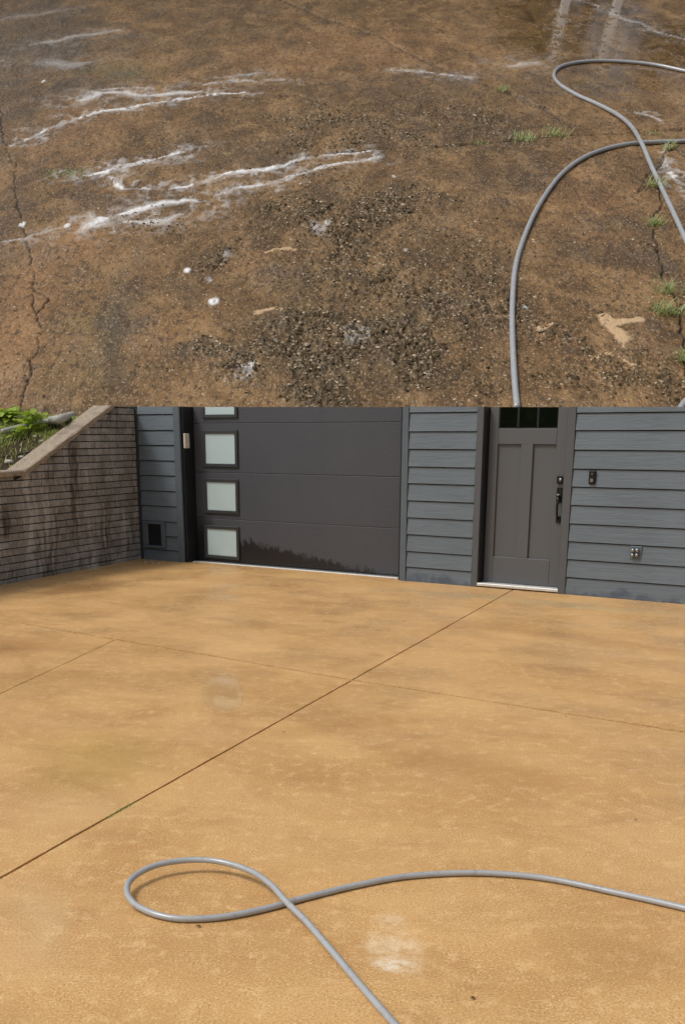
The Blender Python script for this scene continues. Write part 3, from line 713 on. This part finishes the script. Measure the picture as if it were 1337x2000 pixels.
# sensor on the dark jamb
p = HM.inverted() @ on_plane(362.5, 861, HM @ Vector((.735, 0, 0)), HM.to_3x3() @ Vector((1, 0, 0)))
t = hthing('sensor_box', 'cream plastic sensor box on the dark jamb left of the garage door', 'sensor', .735, p.y, p.z)
b = bmesh.new(); box(b, 0, .03, -.045, .045, -.09, .09, .006); local('cover', b, 'cream', t)
b = bmesh.new(); box(b, .0295, .034, -.02, .02, -.06, -.03, .002); local('label_strip', b, 'alu', t)

# ================================================================== RETAINING WALL
rw = empty('retaining_wall', BM); tag(rw, 'stained brick retaining wall with a sloping pale coping left of the garage', 'wall')
L = 4.2; CH = 0.0813; TH = 0.24
def coptop(x): return 1.215 + max(0.0, 2.22 - x) * 0.44
def bcut(b, under):
    cut(b, (0, 0, 1.94), (0, 0, 1))
    if under:
        cut(b, (2.22, 0, 1.215 - .062), Vector((0.44, 0, 1)).normalized()) if False else None
    return b
# mortar core
b = bmesh.new(); prof = [(0, -.1), (L, -.1), (L, 1.215 - .05), (2.22, 1.215 - .05), (0.57, 1.93), (0, 1.93)]
a = [b.verts.new((x, -0.012, z)) for x, z in prof]; c = [b.verts.new((x, -TH, z)) for x, z in prof]
b.faces.new(a); b.faces.new(c[::-1])
for k in range(len(prof)): b.faces.new((a[k], c[k], c[(k+1) % 6], a[(k+1) % 6]))
finish('mortar', b, MAT['mortar'], rw)
brick_meshes = {}
k = 0; z = -0.03
while z < 1.94:
    bl = 0.295; off = (k % 2) * bl / 2 + random.uniform(-.02, .02); x = -off
    while x < L:
        x0, x1 = max(x + .0022, 0.004), min(x + bl - .0022, L); z0, z1 = z + .004, z + CH - .006
        x += bl
        if x1 - x0 < .03: continue
        zc = lambda q: coptop(q) - .056
        if zc(x1) <= z0 + .012 and zc(x0) <= z0 + .012: continue
        b = bmesh.new(); j = lambda a: random.uniform(-a, a); pr = random.uniform(.0, .006)
        box(b, x0 + j(.002), x1 + j(.002), -.06, pr, z0 + j(.0015), z1 + j(.0015), .005)
        if min(zc(x0), zc(x1)) < z1 + .01:
            cut(b, (2.22, 0, 1.215 - .056), Vector((0.44, 0, 1)).normalized() if x0 < 2.22 else (0, 0, 1))
        cut(b, (0, 0, 1.938), (0, 0, 1))
        if len(b.faces) < 4: b.free(); continue
        finish('brick', b, MAT['brick'], rw)
    z += CH; k += 1
# coping: level piece and sloping piece, each a cast block with a rough edge
def coping(x0, z0, x1, z1):
    b = bmesh.new(); n = 26; rows = []
    for i in range(n + 1):
        t = i / n; x = x0 + (x1 - x0) * t; zt = z0 + (z1 - z0) * t; j = lambda: random.uniform(-.005, .005)
        rows.append([b.verts.new(q) for q in ((x, .035 + j(), zt - .062 + j()), (x, .038 + j(), zt - .012 + j()), (x, .022, zt + j() * .5), (x, -TH + .02, zt + j() * .5), (x, -TH - .02, zt - .02), (x, -TH - .02, zt - .062))])
    for i in range(n):
        for k in range(6): b.faces.new((rows[i][k], rows[i+1][k], rows[i+1][(k+1) % 6], rows[i][(k+1) % 6]))
    b.faces.new(rows[0][::-1]); b.faces.new(rows[-1])
    cut(b, (0, 0, 1.942), (0, 0, 1)); finish('coping', b, MAT['coping'], rw)
coping(0.0, coptop(0), 2.216, 1.215); coping(2.220, 1.215, L, 1.215)

# ================================================================== THINGS ON THE BANK
BN = BM.to_3x3() @ Vector((0, 1, 0))
def bk(x, y, d):                      # photo point on the plane d metres behind the wall face
    return on_plane(x, y, BM @ Vector((0, -d, 0)), BN)
def hit(x, y, dz=0.0):                # photo point -> where that ray meets the bank
    for k in range(400):
        d = .14 + k * .008; p = bk(x, y, d); l = BMI @ p
        if l.z <= bank_z(l.x, d) + dz: break
    return p
# black edging timber
b = bmesh.new(); p0, p1 = hit(-70, 846, .10), hit(200, 800, .10)
def beam(b, p0, p1, wdt, hgt):
    d = (p1 - p0).normalized(); s = d.cross(Vector((0, 0, 1))).normalized(); u = s.cross(d)
    vv = [b.verts.new(p + s * (i * wdt / 2) + u * (jv * hgt / 2)) for p in (p0, p1) for i, jv in ((-1,-1),(1,-1),(1,1),(-1,1))]
    for f in ((0,1,2,3),(7,6,5,4),(0,4,5,1),(1,5,6,2),(2,6,7,3),(3,7,4,0)): b.faces.new([vv[i] for i in f])
    bmesh.ops.bevel(b, geom=b.edges[:], offset=.008, segments=1, affect='EDGES')
beam(b, p0, p1, .1, .12)
tag(finish('edging_timber', b, MAT['timber']), 'black edging timber running up the bank behind the drain pipe', 'timber')
# corrugated drain pipe
P = spline([hit(5, 843, .05), hit(60, 830, .05), hit(95, 823, .05), hit(130, 815, .05), hit(160, 805, .05), hit(186, 800, .05)], 22); n = len(P)
b = bmesh.new(); tube(b, P, lambda t: (.046 + (.007 * (1 if math.sin(t * 150) > 0 else 0)) if t > .42 else .034 + .012 * t), 14)
tag(finish('drain_pipe', b, MAT['pipe'], smooth=True), 'grey corrugated drain pipe lying on the bank above the brick wall', 'pipe')
b = bmesh.new(); tube(b, spline([hit(-30, 896, .01), hit(20, 890, .01), hit(50, 884, .01), hit(75, 880, .01)], 6), .009, 8)
tag(finish('thin_cable', b, MAT['cable'], smooth=True), 'thin dark cable lying on the grass behind the coping', 'cable')
# leaves
def leaf_mesh(name, Ln, Wd, mat):
    b = bmesh.new(); n = 5; L_, C_, R_ = [], [], []
    for i in range(n + 1):
        t = i / n; wv = Wd * math.sin(math.pi * min(1, t * .9 + .08)) ** .8 * (1 - .25 * t) if i < n else 0.001
        zc = -.22 * Ln * t * t
        L_.append(b.verts.new((-wv, t * Ln, zc + wv * .28))); C_.append(b.verts.new((0, t * Ln, zc))); R_.append(b.verts.new((wv, t * Ln, zc + wv * .28)))
    for i in range(n):
        b.faces.new((L_[i], C_[i], C_[i+1], L_[i+1])); b.faces.new((C_[i], R_[i], R_[i+1], C_[i+1]))
    me = bpy.data.meshes.new(name); b.to_mesh(me); b.free(); me.materials.append(MAT[mat])
    for p in me.polygons: p.use_smooth = True
    return me
LEAF = [leaf_mesh('leaf', .13, .05, 'leaf'), leaf_mesh('leaf', .10, .042, 'leaf'), leaf_mesh('leaf', .16, .045, 'leaf')]
def plant(label, base, n, spread, height, zmax, sc=1.0):
    e = empty('weed_plant', Matrix.Translation(base)); tag(e, label, 'plant', None)
    for s in range(max(3, n // 7)):
        tip = Vector((random.uniform(-spread, spread), random.uniform(-spread, spread) * .6, random.uniform(.5, 1) * height))
        b = bmesh.new(); tube(b, spline([(0, 0, -.05), tip * .5 + Vector((0, 0, height * .15)), tip], 5), lambda t: .006 * (1 - .7 * t), 6); finish('stem', b, MAT['leaf'], e, True)
    for i in range(n):
        p = Vector((random.gauss(0, spread * .55), random.gauss(0, spread * .4), random.uniform(.12, 1.0) * height))
        o = bpy.data.objects.new('leaf', random.choice(LEAF)); link(o, e); o.location = p
        s = random.uniform(.6, 1.1) * sc; o.scale = (s, s, s)
        o.rotation_euler = (random.uniform(-.2, .75), random.uniform(-.5, .5), random.uniform(0, 6.28))
        if base.z + p.z > zmax - .02: o.location.z = zmax - .04 - base.z - random.random() * .06
plant('leafy bright green weed at the left edge above the drain pipe', hit(14, 826), 110, .26, .20, 1.90)
plant('leafy green weed hanging over the middle of the drain pipe', hit(68, 846), 70, .13, .34, 1.88, .8)
plant('leafy green weed behind the black timber above the pipe', hit(50, 806), 90, .30, .12, 1.90)
plant('small yellow green sprig beside the top of the coping', hit(143, 813), 9, .05, .13, 1.90, .9)
plant('leafy weed on the bank between timber and coping', hit(112, 806), 40, .16, .10, 1.90, .8)
plant('low leafy weed below the drain pipe near the left edge', hit(36, 856), 34, .12, .13, 1.8, .7)
# grass on the bank (uncountable)
def blades(name, pts, mat, lo, hi, wd, lean, zmax, label, parent=None):
    v, f = [], []
    for p in pts:
        h = random.uniform(lo, hi); a = random.uniform(0, 6.28); dx, dy = math.cos(a), math.sin(a); le = random.uniform(.2, 1) * lean * h
        h = min(h, max(.01, zmax - p.z)); i = len(v); w2 = wd * random.uniform(.6, 1.2)
        v += [(p.x - dy*w2, p.y + dx*w2, p.z - .005), (p.x + dy*w2, p.y - dx*w2, p.z - .005), (p.x + dx*le*.4 + dy*w2*.7, p.y + dy*le*.4 - dx*w2*.7, p.z + h*.65), (p.x + dx*le*.4 - dy*w2*.7, p.y + dy*le*.4 + dx*w2*.7, p.z + h*.65), (p.x + dx*le, p.y + dy*le, p.z + h)]
        f += [(i, i+1, i+2, i+3), (i+3, i+2, i+4)]
    me = bpy.data.meshes.new(name); me.from_pydata(v, [], f); me.materials.append(MAT[mat]); o = bpy.data.objects.new(name, me); link(o, parent)
    return o
pts = []
while len(pts) < 16000:
    x = random.uniform(.4, 4.2); d = random.uniform(.28, 2.3)
    if float(fbm(np.array(x * 2.3), np.array(d * 2.3), 3)) < .46 and random.random() < .8: continue
    l = BM @ Vector((x, -d, bank_z(x, d)))
    if (SMI @ l).y > -.25: continue
    pts.append(l)
tag(blades('bank_grass', pts, 'grass', .02, .07, .006, 1.6, 1.88, ''), 'patchy yellow green grass on the soil bank', 'grass', kind='stuff')
def rock(b, r, s):
    g = bmesh.ops.create_icosphere(b, subdivisions=2, radius=r)
    for v in g['verts']: v.co = Vector((v.co.x * s[0], v.co.y * s[1], v.co.z * s[2])) * random.uniform(.86, 1.12)
for lab, x, y, d, r in (('pale rounded stone in the grass just above the level coping', 18, 902, .36, .045), ('small pale stone beside the thin cable', 42, 893, .40, .030), ('pale stone in the shade under the corrugated pipe', 68, 853, .55, .026),
                        ('flat pale stone between pipe and sloping coping', 82, 862, .45, .03), ('tiny pale stone at the left end of the bank', 5, 856, .6, .024)):
    b = bmesh.new(); rock(b, r, (1.3, 1, .65)); o = finish('stone', b, MAT['stone'], smooth=True); o.location = hit(x, y, .012); tag(o, lab, 'stone', 'stones on the bank')
# pebbles along the foot of the wall
for lab, x, y in (('tiny pale pebble at the foot of the brick wall, left of two', 176, 1116), ('tiny pale pebble at the foot of the brick wall, right of two', 187, 1114), ('tiny pale pebble in the corner of brick wall and siding', 284, 1099),
                  ('tiny pale pebble below the middle of the narrow siding strip', 298, 1101), ('tiny pale pebble below the pet door', 310, 1102), ('tiny pale pebble at the left end of the garage threshold', 380, 1100)):
    b = bmesh.new(); rock(b, random.uniform(.014, .022), (1.2, 1, .7)); o = finish('pebble', b, MAT['stone'], smooth=True); p = gnd(x, y); o.location = (p.x, p.y, .008); tag(o, lab, 'pebble', 'pebbles at the foot of the walls')

# ================================================================== HOSES
hr = 0.0116
bot = [(2500,1990,0),(2100,1950,0),(1750,1885,0),(1560,1838,0),(1430,1801,0),(1337,1774,0),(1200,1743,0),(1060,1715,0),(930,1705,0),(800,1711,0),(700,1728,0),(600,1752,0),(520,1774,0),(440,1790,0),(370,1795,0),(312,1788,.002),(266,1768,.008),(248,1740,.018),(262,1712,.03),(308,1689,.038),(370,1680,.04),(430,1683,.04),(490,1702,.038),(530,1729,.036),(560,1762,.030),(600,1802,.016),(640,1848,.004),(690,1908,0),(775,2006,0),(860,2106,0),(980,2250,0),(1150,2500,0)]
P = spline([gnd(x, y, hr + 0.001 + z) for x, y, z in bot], 10)
for i_, p_ in enumerate(P): p_.x += .002 * (float(vnoise(np.array(i_ * .16), np.array(3.3))) - .5); p_.y += .004 * (float(vnoise(np.array(i_ * .16), np.array(8.3))) - .5)
b = bmesh.new(); tube(b, P, hr, 14)
tag(finish('hose', b, MAT['hose'], smooth=True), 'thin grey hose making one loop on the clean ochre driveway', 'hose')
HR = 14 / F * 13.9 / 2 * .92
def sl(x, y, z=0.0): return SM @ st(x, y, HR * .9 + z)
top = [(1009,797,0),(1004,740,0),(1000,660,0),(1000,590,0),(1006,520,0),(1024,460,0),(1052,400,0),(1090,346,0),(1130,313,0),(1175,293,0),(1230,281,0),(1290,277,0),(1340,275,0),(1420,260,0),(1470,225,0),(1440,175,0),(1380,148,0),(1337,139,0),(1280,127,0),(1225,121,0),(1165,119,0),(1120,123,0),(1092,131,0),(1081,145,0),(1090,163,0),(1125,185,0),(1165,203,0),(1205,224,.02),(1232,247,.08),(1251,278,.16),(1270,322,.08),(1290,365,0),(1315,418,0),(1342,478,0),(1385,580,0),(1400,680,0),(1366,755,0),(1336,785,.06),(1322,806,.10)]
P = spline([sl(x, y, z) for x, y, z in top], 10)
b = bmesh.new(); tube(b, P, HR, 14)
tag(finish('hose', b, MAT['hose'], smooth=True), 'thick grey hose curving and crossing itself on the dirty brown slope', 'hose')

# ================================================================== WEEDS IN THE CRACKS OF THE SLOPE
for lab, x, y, n, sp, h in (('small green weed in the crack left of the hose bend', 980, 178, 40, .20, .22), ('low green weed clump in the joint, left of two', 1020, 273, 90, .32, .22), ('low green weed clump in the joint, right of two', 1086, 265, 60, .34, .24),
                       ('sparse weed in the joint left of the clump pair', 935, 281, 22, .22, .10), ('tiny weed in the joint just right of the crossing hose', 1270, 262, 24, .25, .12), ('weed in the crack where the hose strands cross', 1303, 292, 36, .16, .30),
                       ('weed below the hose crossing in the right hand crack', 1280, 364, 55, .18, .24), ('round weed tuft halfway down the right hand crack', 1280, 440, 60, .16, .24), ('long bladed weed in the right hand crack above the big tuft', 1305, 572, 50, .20, .34),
                       ('big bright weed tuft at the right edge beside the crack', 1302, 610, 90, .26, .28), ('weed tuft at the lower right edge of the slope', 1334, 704, 50, .14, .24), ('faint greyish weed patch left of the white suds', 140, 338, 60, .5, .10)):
    c = st(x, y); pts = []
    for i in range(n):
        pts.append(Vector((c.x + random.gauss(0, sp * .5), c.y + random.gauss(0, sp * .35), .005)))
    o = blades('weed_tuft', pts, 'tuft', h * .25, h * .75, .010, 2.2, 99, ''); o.matrix_world = SM; tag(o, lab, 'weed')
# white posts at the head of the slope, mirrored in its wet patch
for lab, x in (('left of two white posts mirrored in the wet slope', 1110), ('right of two white posts mirrored in the wet slope', 1213)):
    p = SM @ st(x, -22); e = empty('white_post', Matrix.Translation(p)); tag(e, lab, 'post')
    b = bmesh.new(); box(b, -.14, .14, -.14, .14, -.1, 3.0, .01); finish('shaft', b, MAT['white'], e)
    b = bmesh.new(); box(b, -.18, .18, -.18, .18, 3.0, 3.06, .01); finish('cap', b, MAT['white'], e)
# leaf scraps on the driveway
for i, (x, y, lab) in enumerate(((1240, 1603, 'tiny brown leaf scrap on the driveway above the hose, right'), (924, 1952, 'tiny brown leaf scrap near the bottom right of the driveway'), (388, 1812, 'tiny brown leaf scrap just below the hose loop'), (553, 1431, 'tiny brown leaf scrap right of the long joint'), (1104, 1400, 'tiny brown leaf scrap on the right panel by the cross joint'))):
    b = bmesh.new(); r = random.uniform(.006, .009); vv = [b.verts.new((math.cos(k) * r * random.uniform(.6, 1.3), math.sin(k) * r * random.uniform(.4, .8), random.uniform(.001, .006))) for k in (0, 1, 2.1, 3.1, 4.2, 5.2)]
    b.faces.new(vv); o = finish('leaf_scrap', b, MAT['deadleaf']); p = gnd(x, y); o.location = (p.x, p.y, .003); tag(o, lab, 'leaf', 'leaf scraps on the driveway')
# moss in the long joint
c = gnd(228, 1588); d = (gnd(262, 1568) - c)
pts = [c + d * random.uniform(-.5, 1) + Vector((random.gauss(0, .004), random.gauss(0, .004), -.012)) for i in range(160)]
tag(blades('moss_tuft', pts, 'grass', .010, .022, .003, .5, 99, ''), 'small dark moss tuft growing in the long driveway joint', 'moss')

# ================================================================== TREES (out of view; they show in the wet slab and in the door glass)
def tree(label, base, h, rad, n, group):
    e = empty('tree', Matrix.Translation(base)); tag(e, label, 'tree', group)
    b = bmesh.new(); tube(b, [(0, 0, -.5), (.05, 0, h * .3), (-.05, .05, h * .6), (0, 0, h * .92)], lambda t: .2 * (1 - .85 * t), 8)
    for k in range(7):
        a = random.uniform(0, 6.28); z0 = h * random.uniform(.25, .7); tube(b, [(0, 0, z0), (math.cos(a) * rad * .4, math.sin(a) * rad * .4, z0 + h * .1), (math.cos(a) * rad * .8, math.sin(a) * rad * .8, z0 + h * .16)], lambda t: .07 * (1 - .8 * t), 5)
    finish('trunk', b, MAT['bark'], e, True)
    v, f = [], []; cl = [Vector((random.gauss(0, rad * .45), random.gauss(0, rad * .45), random.uniform(.12, .95) * h)) for k in range(34)]
    for i in range(n):
        c = random.choice(cl); p = c + Vector((random.gauss(0, rad * .22), random.gauss(0, rad * .22), random.gauss(0, rad * .2))); s_ = random.uniform(.15, .34)
        a = Vector((random.gauss(0, 1), random.gauss(0, 1), random.gauss(0, 1))).normalized(); q = a.orthogonal().normalized(); i0 = len(v)
        v += [(p + a * s_)[:], (p + q * s_ * .5)[:], (p - a * s_)[:], (p - q * s_ * .5)[:]]; f.append((i0, i0+1, i0+2, i0+3))
    me = bpy.data.meshes.new('crown'); me.from_pydata(v, [], f); me.materials.append(MAT['treeleaf']); link(bpy.data.objects.new('crown', me), e)
ORD = ('leftmost', 'second from the left', 'third from the left', 'fourth from the left', 'fourth from the right', 'third from the right', 'second from the right', 'rightmost')
for k, x in enumerate((-15.5, -11, -6.5, -2, 2.5, 7, 11.5, 16)):  # row placed out of view to keep sky sheen off the wet slab
    p = SM @ Vector((x + random.uniform(-.5, .5), st(630, -70).y + 1.6 + random.uniform(-.2, .6), 0))
    tree('out-of-view dark green tree at the head of the dirty slope, ' + ORD[k], p, random.uniform(10, 12), 3.0, 5200, 'out-of-view trees at the head of the slope')
for lab, x, y in (('nearest', -15.5, -2.2), ('middle one', -18.5, -4.2), ('farthest', -22, -5.2)):
    tree('bushy green tree across the drive, reflected in the entry door glass, ' + lab + ' of three', Vector((x, y, -.07)), random.uniform(6, 7.5), 2.4, 4000, 'trees behind the viewpoint')
